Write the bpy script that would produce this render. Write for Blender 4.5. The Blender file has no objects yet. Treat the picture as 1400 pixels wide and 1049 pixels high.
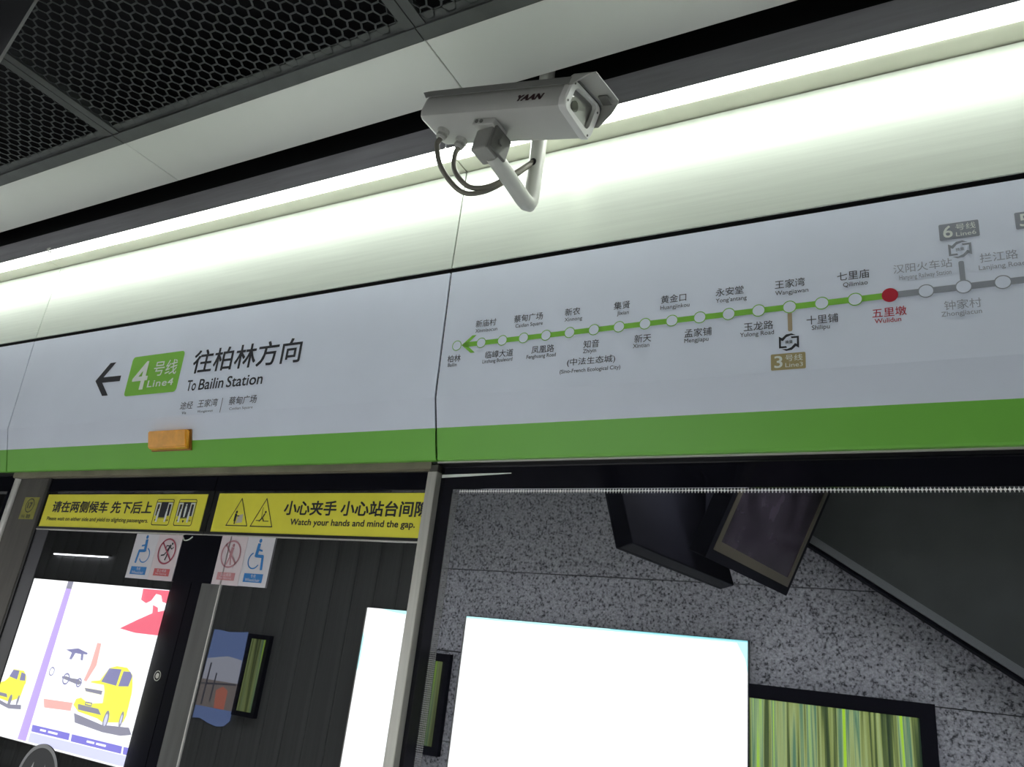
import bpy, bmesh, math, random
from mathutils import Vector, Matrix, Euler
random.seed(4)
SC = bpy.context.scene
COL = SC.collection

# ---------------------------------------------------------------- camera
cam_d = bpy.data.cameras.new('camera')
cam_d.sensor_width = 36.0
cam_d.lens = 1033.0 / 1400.0 * 36.0
cam_d.clip_start = 0.02
cam = bpy.data.objects.new('camera', cam_d)
COL.objects.link(cam)
right = Vector((0.88010, 0.46166, 0.11088))
up = Vector((0.07001, -0.35716, 0.93142))
back = right.cross(up).normalized()
up = back.cross(right).normalized()
m = Matrix((right.normalized(), up, back)).transposed().to_4x4()
m.translation = Vector((0.0, -1.8, 1.6))
cam.matrix_world = m
SC.camera = cam

# ---------------------------------------------------------------- world, exposure
w = bpy.data.worlds.new('world')
SC.world = w
w.use_nodes = True
w.node_tree.nodes['Background'].inputs[0].default_value = (0.75, 0.8, 0.85, 1)
w.node_tree.nodes['Background'].inputs[1].default_value = 0.05
SC.view_settings.view_transform = 'Standard'
SC.view_settings.look = 'None'
SC.view_settings.gamma = 1.0
SC.view_settings.use_curve_mapping = False
SC.view_settings.exposure = 0.32
COVE_POWER = 12.5        # cove light strip
FILL_POWER = 44.0        # added fill lamps over the platform
BOX_POWER = 1.75         # advertising lightboxes

# ---------------------------------------------------------------- materials
MATS = {}
def mat(name, col, rough=0.5, metal=0.0, var=0.0, scale=8.0, stretch=(1, 1, 1), emit=0.0, spec=0.5, bump=0.0):
    if name in MATS:
        return MATS[name]
    M = bpy.data.materials.new(name)
    M.use_nodes = True
    nt = M.node_tree
    b = nt.nodes['Principled BSDF']
    b.inputs['Base Color'].default_value = (*col, 1)
    b.inputs['Roughness'].default_value = rough
    b.inputs['Metallic'].default_value = metal
    b.inputs['Specular IOR Level'].default_value = spec
    if var > 0 or bump > 0:
        tc = nt.nodes.new('ShaderNodeTexCoord')
        mp = nt.nodes.new('ShaderNodeMapping')
        mp.inputs['Scale'].default_value = stretch
        nz = nt.nodes.new('ShaderNodeTexNoise')
        nz.inputs['Scale'].default_value = scale
        nz.inputs['Detail'].default_value = 5
        nt.links.new(tc.outputs['Object'], mp.inputs['Vector'])
        nt.links.new(mp.outputs[0], nz.inputs['Vector'])
        if var > 0:
            rp = nt.nodes.new('ShaderNodeValToRGB')
            rp.color_ramp.elements[0].position = 0.3
            rp.color_ramp.elements[1].position = 0.7
            rp.color_ramp.elements[0].color = (*[c * (1 - var) for c in col], 1)
            rp.color_ramp.elements[1].color = (*[min(1, c * (1 + var)) for c in col], 1)
            nt.links.new(nz.outputs['Fac'], rp.inputs[0])
            nt.links.new(rp.outputs[0], b.inputs['Base Color'])
        if bump > 0:
            bp = nt.nodes.new('ShaderNodeBump')
            bp.inputs['Strength'].default_value = bump
            bp.inputs['Distance'].default_value = 0.002
            nt.links.new(nz.outputs['Fac'], bp.inputs['Height'])
            nt.links.new(bp.outputs[0], b.inputs['Normal'])
    if emit > 0:
        b.inputs['Emission Color'].default_value = (*col, 1)
        b.inputs['Emission Strength'].default_value = emit
    MATS[name] = M
    return M

def glass_mat(name, refl, trans):
    M = bpy.data.materials.new(name)
    M.use_nodes = True
    nt = M.node_tree
    nt.nodes.clear()
    out = nt.nodes.new('ShaderNodeOutputMaterial')
    add = nt.nodes.new('ShaderNodeAddShader')
    gl = nt.nodes.new('ShaderNodeBsdfGlossy')
    gl.inputs['Color'].default_value = (*refl, 1)
    gl.inputs['Roughness'].default_value = 0.0
    tr = nt.nodes.new('ShaderNodeBsdfTransparent')
    tr.inputs['Color'].default_value = (*trans, 1)
    nt.links.new(gl.outputs[0], add.inputs[0])
    nt.links.new(tr.outputs[0], add.inputs[1])
    nt.links.new(add.outputs[0], out.inputs[0])
    MATS[name] = M
    return M

def granite_mat():
    M = bpy.data.materials.new('granite')
    M.use_nodes = True
    nt = M.node_tree
    b = nt.nodes['Principled BSDF']
    b.inputs['Roughness'].default_value = 0.45
    tc = nt.nodes.new('ShaderNodeTexCoord')
    n1 = nt.nodes.new('ShaderNodeTexNoise'); n1.inputs['Scale'].default_value = 58; n1.inputs['Detail'].default_value = 3
    n2 = nt.nodes.new('ShaderNodeTexVoronoi'); n2.inputs['Scale'].default_value = 110
    nt.links.new(tc.outputs['Object'], n1.inputs['Vector'])
    nt.links.new(tc.outputs['Object'], n2.inputs['Vector'])
    r1 = nt.nodes.new('ShaderNodeValToRGB')
    e = r1.color_ramp.elements
    e[0].position = 0.31; e[0].color = (0.05, 0.05, 0.06, 1)
    e[1].position = 0.47; e[1].color = (0.46, 0.455, 0.50, 1)
    x = e.new(0.7); x.color = (0.66, 0.65, 0.71, 1)
    nt.links.new(n1.outputs['Fac'], r1.inputs[0])
    r2 = nt.nodes.new('ShaderNodeValToRGB')
    r2.color_ramp.elements[0].position = 0.0; r2.color_ramp.elements[0].color = (0.72, 0.72, 0.72, 1)
    r2.color_ramp.elements[1].position = 1.0; r2.color_ramp.elements[1].color = (1.1, 1.1, 1.1, 1)
    nt.links.new(n2.outputs['Color'], r2.inputs[0])
    mx = nt.nodes.new('ShaderNodeMix'); mx.data_type = 'RGBA'; mx.blend_type = 'MULTIPLY'
    mx.inputs[0].default_value = 1.0
    nt.links.new(r1.outputs[0], mx.inputs[6]); nt.links.new(r2.outputs[0], mx.inputs[7])
    nt.links.new(mx.outputs[2], b.inputs['Base Color'])
    MATS['granite'] = M
    return M

def dots_mat(name, col, scale):
    M = bpy.data.materials.new(name)
    M.use_nodes = True
    nt = M.node_tree
    b = nt.nodes['Principled BSDF']
    b.inputs['Base Color'].default_value = (*col, 1)
    b.inputs['Roughness'].default_value = 0.35
    tc = nt.nodes.new('ShaderNodeTexCoord')
    mp = nt.nodes.new('ShaderNodeMapping')
    mp.inputs['Rotation'].default_value = (0, math.radians(45), 0)
    ck = nt.nodes.new('ShaderNodeTexChecker'); ck.inputs['Scale'].default_value = scale
    mp.inputs['Location'].default_value = (0.0003, 0.00137, 0.0003)
    nt.links.new(tc.outputs['Object'], mp.inputs['Vector'])
    nt.links.new(mp.outputs[0], ck.inputs['Vector'])
    nt.links.new(ck.outputs['Fac'], b.inputs['Alpha'])
    MATS[name] = M
    return M

def bamboo_mat(name, k):
    M = bpy.data.materials.new(name)
    M.use_nodes = True
    nt = M.node_tree
    b = nt.nodes['Principled BSDF']
    b.inputs['Base Color'].default_value = (0.02, 0.02, 0.02, 1)
    tc = nt.nodes.new('ShaderNodeTexCoord')
    mp = nt.nodes.new('ShaderNodeMapping'); mp.inputs['Scale'].default_value = (22, 1, 0.35)
    nz = nt.nodes.new('ShaderNodeTexNoise'); nz.inputs['Scale'].default_value = 1.0; nz.inputs['Detail'].default_value = 3
    rp = nt.nodes.new('ShaderNodeValToRGB')
    cols = [(0.33, (0.01, 0.03, 0.01)), (0.41, (0.07, 0.11, 0.03)), (0.46, (0.26, 0.32, 0.09)), (0.52, (0.36, 0.46, 0.18)), (0.58, (0.08, 0.20, 0.12)), (0.63, (0.32, 0.46, 0.20)), (0.68, (0.40, 0.70, 0.03))]
    e = rp.color_ramp.elements
    e[0].position = cols[0][0]; e[0].color = (*cols[0][1], 1)
    e[1].position = cols[-1][0]; e[1].color = (*cols[-1][1], 1)
    for p, c in cols[1:-1]:
        q = e.new(p); q.color = (*c, 1)
    nt.links.new(tc.outputs['Object'], mp.inputs['Vector'])
    nt.links.new(mp.outputs[0], nz.inputs['Vector'])
    nt.links.new(nz.outputs['Fac'], rp.inputs[0])
    nt.links.new(rp.outputs[0], b.inputs['Emission Color'])
    b.inputs['Emission Strength'].default_value = k
    MATS[name] = M
    return M

def print_emit(name, col, k=1.0):
    M = bpy.data.materials.new(name)
    M.use_nodes = True
    b = M.node_tree.nodes['Principled BSDF']
    b.inputs['Base Color'].default_value = (0.05, 0.05, 0.05, 1)
    b.inputs['Roughness'].default_value = 0.4
    b.inputs['Emission Color'].default_value = (*col, 1)
    b.inputs['Emission Strength'].default_value = k
    MATS[name] = M
    return M

WHITE_SIGN = mat('sign_white', (0.69, 0.745, 0.86), 0.45, var=0.03, scale=3)
GREEN = mat('sign_green', (0.155, 0.46, 0.05), 0.42, var=0.03, scale=3)
GREENL = mat('route_green', (0.20, 0.50, 0.05), 0.5)
BLACKP = mat('print_black', (0.012, 0.013, 0.02), 0.5)
DARKTXT = mat('print_dark_grey', (0.07, 0.07, 0.085), 0.5)
GREYTXT = mat('print_grey', (0.31, 0.33, 0.38), 0.5)
GREYL = mat('route_grey', (0.26, 0.28, 0.32), 0.5)
GOLD = mat('print_gold', (0.34, 0.28, 0.13), 0.5)
GOLDBAR = mat('print_tan', (0.38, 0.30, 0.19), 0.5)
REDP = mat('print_red', (0.45, 0.01, 0.03), 0.45)
WHITEP = mat('print_white', (0.72, 0.76, 0.72), 0.5)
PANEL = mat('panel_offwhite', (0.68, 0.74, 0.66), 0.28, metal=0.15, var=0.05, scale=6, stretch=(0.4, 6, 14))
CEILW = mat('ceiling_white', (0.74, 0.76, 0.72), 0.55, var=0.02, scale=2)
MESHM = mat('mesh_black', (0.055, 0.059, 0.063), 0.5, metal=0.2, var=0.15, scale=30)
FRAMEB = mat('frame_black', (0.075, 0.08, 0.08), 0.5, var=0.15, scale=12)
VOID = mat('void_black', (0.006, 0.006, 0.008), 0.9)
GREYMETAL = mat('housing_grey', (0.27, 0.265, 0.29), 0.5, metal=0.2, var=0.12, scale=14, stretch=(0.3, 3, 3))
SOFFIT = mat('soffit_cream', (0.62, 0.63, 0.52), 0.45, var=0.04, scale=5)
STEEL = mat('brushed_steel', (0.50, 0.49, 0.45), 0.36, metal=0.35, var=0.08, scale=20, stretch=(6, 6, 0.3))
STEELD = mat('dark_steel', (0.105, 0.10, 0.09), 0.4, metal=0.6, var=0.12, scale=14, stretch=(3, 3, 0.4))
CHROME = mat('bright_steel', (0.72, 0.70, 0.67), 0.28, metal=0.4)
OLIVE = mat('soffit_metal', (0.24, 0.22, 0.16), 0.45, metal=0.4, var=0.2, scale=9)
BLACKG = mat('gloss_black', (0.006, 0.006, 0.010), 0.08, spec=0.45)
RUBBER = mat('rubber_black', (0.010, 0.010, 0.011), 0.35)
YELLOW = mat('sticker_yellow', (0.80, 0.74, 0.055), 0.45, var=0.05, scale=10)
YELLOWD = mat('sticker_dull_yellow', (0.25, 0.24, 0.04), 0.5, var=0.2, scale=25)
STWHITE = mat('sticker_white', (0.62, 0.60, 0.64), 0.45)
STPINK = mat('sticker_pink_white', (0.64, 0.55, 0.58), 0.45)
BLUEP = mat('print_blue', (0.02, 0.18, 0.48), 0.45)
REDLINE = mat('print_crimson', (0.36, 0.05, 0.09), 0.5)
REDBOX = mat('print_coral', (0.52, 0.10, 0.11), 0.5)
FADEDRED = mat('print_faded_red', (0.42, 0.20, 0.23), 0.5)
FADEDBOX = mat('print_faded_coral', (0.52, 0.22, 0.24), 0.5)
ORANGE = mat('orange_plastic', (0.80, 0.36, 0.03), 0.3, var=0.12, scale=30, spec=0.6)
ORANGED = mat('orange_dark', (0.30, 0.13, 0.02), 0.4)
CAMW = mat('camera_paint', (0.45, 0.45, 0.43), 0.42, var=0.03, scale=10)
CAMD = mat('camera_dark_grey', (0.13, 0.13, 0.12), 0.5, var=0.1, scale=30)
CAMG = mat('camera_grey', (0.30, 0.30, 0.28), 0.5, var=0.06, scale=20)
PIPEW = mat('pipe_paint', (0.56, 0.57, 0.53), 0.35, var=0.03, scale=12)
CABLE = mat('conduit_grey', (0.20, 0.19, 0.16), 0.45, metal=0.3)
GRANITE = granite_mat()
RIB = mat('ribbed_wall', (0.078, 0.081, 0.080), 0.6, var=0.4, scale=4, stretch=(3, 1, 0.05))
FLOORM = mat('floor_stone', (0.64, 0.63, 0.61), 0.35, var=0.12, scale=14)
DARKP = mat('dark_plaster', (0.05, 0.052, 0.055), 0.8, var=0.15, scale=4)
STAIRM = mat('stair_panel', (0.036, 0.040, 0.039), 0.45, var=0.15, scale=5)
STAIRT = mat('stair_edge_steel', (0.17, 0.175, 0.185), 0.4, metal=0.5)
TVB = mat('tv_black', (0.012, 0.012, 0.018), 0.85, spec=0.1)
TVF = mat('tv_bronze', (0.16, 0.14, 0.10), 0.4, metal=0.3)
TVS = mat('tv_screen', (0.05, 0.04, 0.055), 0.25, var=0.6, scale=6)
GLASS = glass_mat('pane_glass', (0.59, 0.60, 0.63), (0.20, 0.20, 0.20))
GLASSD = glass_mat('door_glass', (0.59, 0.59, 0.61), (0.16, 0.16, 0.16))
CAMGLASS = glass_mat('camera_glass', (0.10, 0.10, 0.10), (0.75, 0.76, 0.75))
COVE = print_emit('cove_light', (0.96, 1.0, 0.93), COVE_POWER)
FILL = print_emit('fill_light', (0.95, 0.98, 1.0), FILL_POWER)
BOXW = print_emit('lightbox_white', (0.97, 1.0, 1.0), BOX_POWER)
BOXC = print_emit('lightbox_cyan', (0.40, 0.95, 1.0), BOX_POWER)
DOTS = dots_mat('frit_dots_white', (0.95, 0.95, 0.95), 170.0)
DOTSG = dots_mat('frit_dots_grey', (0.20, 0.20, 0.21), 260.0)
BAMBOO = bamboo_mat('bamboo_print', 1.0)
BAMBOOD = bamboo_mat('bamboo_print_dim', 0.3)

# ---------------------------------------------------------------- helpers
ORG = {}
def empty(name, loc, label=None, cat=None, group=None, kind=None):
    o = bpy.data.objects.new(name, None)
    o.empty_display_size = 0.05
    COL.objects.link(o)
    o.location = loc
    ORG[o] = Vector(loc)
    tag(o, label, cat, group, kind)
    return o

def tag(o, label=None, cat=None, group=None, kind=None):
    if label: o['label'] = label
    if cat: o['category'] = cat
    if group: o['group'] = group
    if kind: o['kind'] = kind
    return o

def mk(name, bm, material, parent=None, label=None, cat=None, group=None, kind=None, smooth=False):
    """bm is in world coordinates; becomes one mesh object"""
    if isinstance(bm, bmesh.types.BMesh):
        me = bpy.data.meshes.new(name)
        bmesh.ops.recalc_face_normals(bm, faces=bm.faces[:])
        bm.to_mesh(me)
        bm.free()
    else:
        me = bm
        me.name = name
    if smooth:
        for p in me.polygons: p.use_smooth = True
        try:
            me.set_sharp_from_angle(angle=math.radians(38))
        except Exception:
            pass
    o = bpy.data.objects.new(name, me)
    COL.objects.link(o)
    if parent is not None:
        org = ORG[parent]
        o.parent = parent
    else:
        vs = [v.co for v in me.vertices]
        org = Vector(((min(v.x for v in vs) + max(v.x for v in vs)) / 2, (min(v.y for v in vs) + max(v.y for v in vs)) / 2, min(v.z for v in vs)))
        o.location = org
    me.transform(Matrix.Translation(-org))
    ORG[o] = org
    me.materials.append(material)
    tag(o, label, cat, group, kind)
    return o

def box(x0, x1, y0, y1, z0, z1, bevel=0.0, seg=2, bm=None, mtx=None):
    b = bmesh.new()
    vs = [b.verts.new(p) for p in [(x0, y0, z0), (x1, y0, z0), (x1, y1, z0), (x0, y1, z0), (x0, y0, z1), (x1, y0, z1), (x1, y1, z1), (x0, y1, z1)]]
    for f in [(0, 3, 2, 1), (4, 5, 6, 7), (0, 1, 5, 4), (1, 2, 6, 5), (2, 3, 7, 6), (3, 0, 4, 7)]:
        b.faces.new([vs[i] for i in f])
    if bevel > 0:
        bmesh.ops.bevel(b, geom=b.edges[:], offset=bevel, segments=seg, affect='EDGES', profile=0.5)
    if mtx is not None:
        b.transform(mtx)
    return merge(bm, b)

def merge(bm, b):
    if bm is None:
        return b
    me = bpy.data.meshes.new('tmp')
    b.to_mesh(me); b.free()
    bm.from_mesh(me)
    bpy.data.meshes.remove(me)
    return bm

def extrude_x(profile, x0, x1, bm=None, mtx=None):
    """closed (y,z) profile extruded along x"""
    b = bmesh.new()
    A = [b.verts.new((x0, y, z)) for y, z in profile]
    B = [b.verts.new((x1, y, z)) for y, z in profile]
    n = len(profile)
    for i in range(n):
        j = (i + 1) % n
        b.faces.new((A[i], A[j], B[j], B[i]))
    b.faces.new(A[::-1]); b.faces.new(B)
    if mtx is not None: b.transform(mtx)
    return merge(bm, b)

def extrude_y(poly, y0, y1, bm=None):
    """closed (x,z) polygon extruded along y"""
    b = bmesh.new()
    A = [b.verts.new((x, y0, z)) for x, z in poly]
    B = [b.verts.new((x, y1, z)) for x, z in poly]
    n = len(poly)
    for i in range(n):
        j = (i + 1) % n
        b.faces.new((A[i], A[j], B[j], B[i]))
    b.faces.new(A[::-1]); b.faces.new(B)
    return merge(bm, b)

def tube(path, r, n=16, bm=None, caps=True, mtx=None):
    b = bmesh.new()
    P = [Vector(p) for p in path]
    rings = []
    prev = None
    for i, p in enumerate(P):
        t = (P[min(i + 1, len(P) - 1)] - P[max(i - 1, 0)]).normalized()
        if prev is None:
            a = Vector((0, 0, 1)) if abs(t.z) < 0.9 else Vector((1, 0, 0))
            u = t.cross(a).normalized()
        else:
            u = (prev - t * prev.dot(t)).normalized()
        prev = u
        v = t.cross(u)
        rr = r[i] if isinstance(r, (list, tuple)) else r
        rings.append([b.verts.new(p + (u * math.cos(2 * math.pi * k / n) + v * math.sin(2 * math.pi * k / n)) * rr) for k in range(n)])
    for a, c in zip(rings, rings[1:]):
        for k in range(n):
            b.faces.new((a[k], a[(k + 1) % n], c[(k + 1) % n], c[k]))
    if caps:
        b.faces.new(rings[0][::-1]); b.faces.new(rings[-1])
    if mtx is not None: b.transform(mtx)
    return merge(bm, b)

def spline(pts, n=8):
    P = [Vector(p) for p in pts]
    P = [P[0] * 2 - P[1]] + P + [P[-1] * 2 - P[-2]]
    out = []
    for i in range(1, len(P) - 2):
        for k in range(n):
            t = k / n
            a, b, c, d = P[i - 1:i + 3]
            out.append(0.5 * ((2 * b) + (c - a) * t + (2 * a - 5 * b + 4 * c - d) * t * t + (3 * b - a - 3 * c + d) * t ** 3))
    out.append(P[-2])
    return out

class Flat:
    """flat print laid on a surface: points are (x, z), depth from yf(z)"""
    def __init__(s, yf):
        s.b = bmesh.new(); s.yf0 = yf; s.n = 0
        s.yf = lambda z: yf(z) - 0.00003 * s.n
    def poly(s, pts):
        vs = [s.b.verts.new((x, s.yf(z), z)) for x, z in pts]
        f = s.b.faces.new(vs); s.n += 1
        return s
    def rect(s, x0, x1, z0, z1):
        return s.poly([(x0, z0), (x1, z0), (x1, z1), (x0, z1)])
    def rrect(s, x0, x1, z0, z1, r):
        pts = []
        for cx, cz, a0 in ((x1 - r, z0 + r, -90), (x1 - r, z1 - r, 0), (x0 + r, z1 - r, 90), (x0 + r, z0 + r, 180)):
            for k in range(5):
                a = math.radians(a0 + 90 * k / 4)
                pts.append((cx + r * math.cos(a), cz + r * math.sin(a)))
        return s.poly(pts)
    def rframe(s, x0, x1, z0, z1, r, t):
        def ring(d):
            pts = []
            rr = max(r - d, 0.0005)
            X0, X1, Z0, Z1 = x0 + d, x1 - d, z0 + d, z1 - d
            for cx, cz, a0 in ((X1 - rr, Z0 + rr, -90), (X1 - rr, Z1 - rr, 0), (X0 + rr, Z1 - rr, 90), (X0 + rr, Z0 + rr, 180)):
                for k in range(5):
                    a = math.radians(a0 + 90 * k / 4)
                    pts.append((cx + rr * math.cos(a), cz + rr * math.sin(a)))
            return pts
        return s.band(ring(0), ring(t))
    def band(s, A, B, closed=True):
        va = [s.b.verts.new((x, s.yf(z), z)) for x, z in A]
        vb = [s.b.verts.new((x, s.yf(z), z)) for x, z in B]
        n = len(A)
        for i in range(n if closed else n - 1):
            j = (i + 1) % n
            s.b.faces.new((va[i], va[j], vb[j], vb[i]))
        return s
    def disc(s, x, z, r, rz=None, n=28):
        rz = rz or r
        return s.poly([(x + r * math.cos(2 * math.pi * k / n), z + rz * math.sin(2 * math.pi * k / n)) for k in range(n)])
    def ring(s, x, z, r, t, n=32, a0=0, a1=360):
        c = a1 - a0 >= 360
        N = n if c else n + 1
        an = [math.radians(a0 + (a1 - a0) * k / n) for k in range(N)]
        return s.band([(x + r * math.cos(a), z + r * math.sin(a)) for a in an], [(x + (r - t) * math.cos(a), z + (r - t) * math.sin(a)) for a in an], c)
    def stroke(s, pts, t):
        for (x0, z0), (x1, z1) in zip(pts, pts[1:]):
            d = Vector((x1 - x0, z1 - z0))
            if d.length < 1e-9: continue
            d.normalize(); n = Vector((-d.y, d.x)) * t / 2; e = d * t * 0.25
            s.poly([(x0 + n.x - e.x, z0 + n.y - e.y), (x0 - n.x - e.x, z0 - n.y - e.y), (x1 - n.x + e.x, z1 - n.y + e.y), (x1 + n.x + e.x, z1 + n.y + e.y)])
        return s
    def done(s, name, material, parent, **k):
        s.b.normal_update()
        bmesh.ops.triangulate(s.b, faces=[f for f in s.b.faces if len(f.verts) > 4])
        return mk(name, s.b, material, parent, **k)

def glyphs(body, bold=0.0, spacing=1.0):
    cu = bpy.data.curves.new('glyphs', 'FONT')
    cu.body = body
    cu.size = 1.0
    cu.space_character = spacing
    cu.resolution_u = 3
    ob = bpy.data.objects.new('glyphs', cu)
    COL.objects.link(ob)
    dg = bpy.context.evaluated_depsgraph_get()
    me = bpy.data.meshes.new_from_object(ob.evaluated_get(dg))
    COL.objects.unlink(ob)
    bpy.data.objects.remove(ob)
    bpy.data.curves.remove(cu)
    me.materials.clear()
    if bold > 0:                       # heavier strokes: the glyph repeated a hair to each side
        b = bmesh.new()
        for q, (dx, dy) in enumerate(((-bold, -bold), (bold, -bold), (-bold, bold), (bold, bold))):
            n0 = len(b.verts)
            b.from_mesh(me)
            b.verts.ensure_lookup_table()
            for v in b.verts[n0:]:
                v.co.x += dx; v.co.y += dy; v.co.z = 0.00006 * q
        b.to_mesh(me); b.free()
    return me

def text_fit(name, body, x0, x1, z0, z1, yf, material, parent, bold=0.0, spacing=1.0, **k):
    """writing whose inked box is x0..x1, z0..z1"""
    me = glyphs(body, bold, spacing)
    xs = [v.co.x for v in me.vertices]; ys = [v.co.y for v in me.vertices]
    ax, bx_, ay, by_ = min(xs), max(xs), min(ys), max(ys)
    for v in me.vertices:
        X = x0 + (v.co.x - ax) / (bx_ - ax) * (x1 - x0)
        Z = z0 + (v.co.y - ay) / (by_ - ay) * (z1 - z0)
        v.co = (X, yf(Z) - v.co.z, Z)
    return mk(name, me, material, parent, **k)

def text_line(name, body, xc, zb, size, yf, material, parent, xs=1.0, bold=0.0, spacing=1.0, **k):
    """writing centred on xc with its baseline at zb"""
    me = glyphs(body, bold, spacing)
    vx = [v.co.x for v in me.vertices]
    mid = (min(vx) + max(vx)) / 2
    for v in me.vertices:
        X = xc + (v.co.x - mid) * size * xs
        Z = zb + v.co.y * size
        v.co = (X, yf(Z) - v.co.z, Z)
    return mk(name, me, material, parent, **k)

# ================================================================ the setting
XL, XR = -13.0, 6.0
YB = -3.4           # back wall of the platform
YG = 0.10           # plane of the platform screen glass
ZC = 3.30           # ceiling

mk('floor', box(XL, XR, YB, 0.4, -0.2, 0.0), FLOORM, kind='structure', label='pale stone platform floor')
wb = mk('wall_back', box(XL, XR, YB - 0.30, YB - 0.03, 0.0, 3.75), DARKP, kind='structure', label='stone wall across the platform, seen reflected in the glass')
zr = [0.0, 0.36, 1.0, 1.645, 2.285, 2.93, 3.3]
for a, b in zip(zr, zr[1:]):
    for xa, xb in ((-3.75, 0.80), (0.80, 5.35)):
        mk('stone_slab', box(xa + 0.003, xb - 0.003, YB - 0.03, YB, a + 0.003, b - 0.003, 0.002, 1), GRANITE, wb)
rib_mesh = None
for i in range(38):
    x = -3.76 - 0.24 * (i + 1)
    if rib_mesh is None:
        rib = mk('wall_rib', box(x + 0.0025, x + 0.2375, YB - 0.03, YB, 0.0, 3.3, 0.003, 1), RIB, wb)
        rib_mesh = rib; rx0 = x
    else:
        c = rib_mesh.copy(); COL.objects.link(c); c.parent = wb
        c.location = (x - rx0, 0, 0)
mk('wall_left', box(XL - 0.2, XL, YB, 0.4, 0, 3.75), DARKP, kind='structure', label='dark far end wall of the platform')
mk('wall_right', box(XR, XR + 0.2, YB, 0.4, 0, 3.75), DARKP, kind='structure', label='dark end wall behind the photographer')
mk('wall_tunnel', box(XL, XR, 2.2, 2.4, -1.2, 3.75), DARKP, kind='structure', label='dark tunnel wall beyond the platform doors')
mk('wall_front', box(XL, XR, -0.003, 0.34, 2.79, 3.75), VOID, kind='structure', label='black header wall behind the fascia panels')
mk('trim_5', extrude_x([(0.076, 2.168), (0.016, 2.36), (0.002, 2.74), (0.002, 2.788), (0.34, 2.788), (0.34, 2.168)], XL, XR), VOID, kind='structure', label='black header beam behind the sign panels')
mk('trim_6', box(XL, XR, -0.149, -0.004, 3.172, 3.255), VOID, kind='structure', label='black box channel above the cove light')

# ceiling: black void above, off-white panels along the edge, honeycomb mesh panels beyond
ceil = mk('ceiling', box(XL, XR, YB, 0.34, 3.76, 3.9), VOID, kind='structure', label='dark open ceiling void above the platform')
XS = [-6.80, -5.40, -4.00, -2.605, -1.21, 0.19, 1.59, 2.99]
for a, b in zip(XS, XS[1:]):
    mk('ceiling_panel', box(a + 0.0015, b - 0.0015, -0.460, -0.209, ZC, ZC + 0.03, 0.002, 1), CEILW, ceil)

def mesh_sheet(x0, x1, y0, y1):
    b = bmesh.new()
    cs, ps = 0.03637, 0.042            # column spacing, cell pitch
    R = cs / 1.5
    cell = [(R * math.cos(math.radians(60 * k)), R * math.sin(math.radians(60 * k))) for k in range(6)]
    i = 0
    x = x0 + R
    while x + R <= x1 + 1e-6:
        y = y1 - ps / 2 - (ps / 2 if i % 2 else 0)
        while y - ps / 2 >= y0:
            C0 = [b.verts.new((x + u, y + v, ZC + 0.004)) for u, v in cell]
            H0 = [b.verts.new((x + u * 0.865, y + v * 0.865, ZC + 0.004)) for u, v in cell]
            H1 = [b.verts.new((x + u * 0.865, y + v * 0.865, ZC + 0.006)) for u, v in cell]
            for k in range(6):
                l = (k + 1) % 6
                b.faces.new((C0[k], C0[l], H0[l], H0[k]))
                b.faces.new((H0[k], H0[l], H1[l], H1[k]))
            y -= ps
        x += cs; i += 1
    return b

for a, b in zip(XS[1:-1], XS[2:-1]):
    pe = empty('mesh_panel', ((a + b) / 2, -1.15, ZC)); pe.parent = ceil
    pe.location = pe.location - ORG[ceil]
    fr = box(a + 0.002, b - 0.002, -0.512, -0.462, ZC - 0.004, ZC + 0.03)
    box(a + 0.002, b - 0.002, -1.84, -1.80, ZC, ZC + 0.03, bm=fr)
    box(a + 0.002, a + 0.036, -1.80, -0.512, ZC, ZC + 0.03, bm=fr)
    box(b - 0.036, b - 0.002, -1.80, -0.512, ZC, ZC + 0.03, bm=fr)
    mk('mesh_frame', fr, FRAMEB, pe)
    bd = box(a + 0.036, b - 0.036, -0.546, -0.512, ZC + 0.004, ZC + 0.008)
    mk('mesh_border', bd, FRAMEB, pe)
    mk('honeycomb_mesh', mesh_sheet(a + 0.036, b - 0.036, -1.80, -0.520), MESHM, pe, kind='stuff')
x = XL
while x < XR - 0.1:
    mk('ceiling_board', box(x + 0.003, min(x + 1.4, XR) - 0.003, YB, -1.85, ZC, ZC + 0.03), CEILW if False else FRAMEB, ceil)
    x += 1.4
mk('ceiling_board', box(XL, XS[1] - 0.003, -1.84, -0.462, ZC, ZC + 0.03), FRAMEB, ceil)
mk('ceiling_board', box(XS[-2] + 0.003, XR, -1.84, -0.462, ZC, ZC + 0.03), FRAMEB, ceil)

# ================================================================ fascia above the doors
ysU = lambda z: -0.0468 * (z - 2.343)
ysL = lambda z: 0.3056 * (2.343 - z)
def ys(z):
    return ysU(z) if z >= 2.343 else ysL(z)
def yp(k):                       # print layer k on the sign
    return lambda z: ys(z) - 0.0008 * k

SEAM = [-5.97, -3.635, -1.307, 1.03, 3.36]
ZG = 2.252
def sign_panel(x0, x1, label):
    e = empty('sign_panel', ((x0 + x1) / 2, 0.05, 2.158), label, 'sign panel', 'white sign panels above the platform doors')
    x0 += 0.0035; x1 -= 0.0035
    t = 0.006
    mk('board', extrude_x([(ys(2.768) + t, 2.768), (ys(2.768), 2.768), (0, 2.343), (ys(ZG), ZG), (ys(ZG) + t, ZG), (t, 2.345)], x0, x1), WHITE_SIGN, e)
    mk('green_stripe', extrude_x([(ys(ZG), ZG), (ys(2.163) - 0.0, 2.164), (0.058, 2.158), (0.074, 2.158), (0.074, 2.164), (ys(2.168) + t, 2.168), (ys(ZG) + t, ZG)], x0, x1), GREEN, e)
    return e

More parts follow.
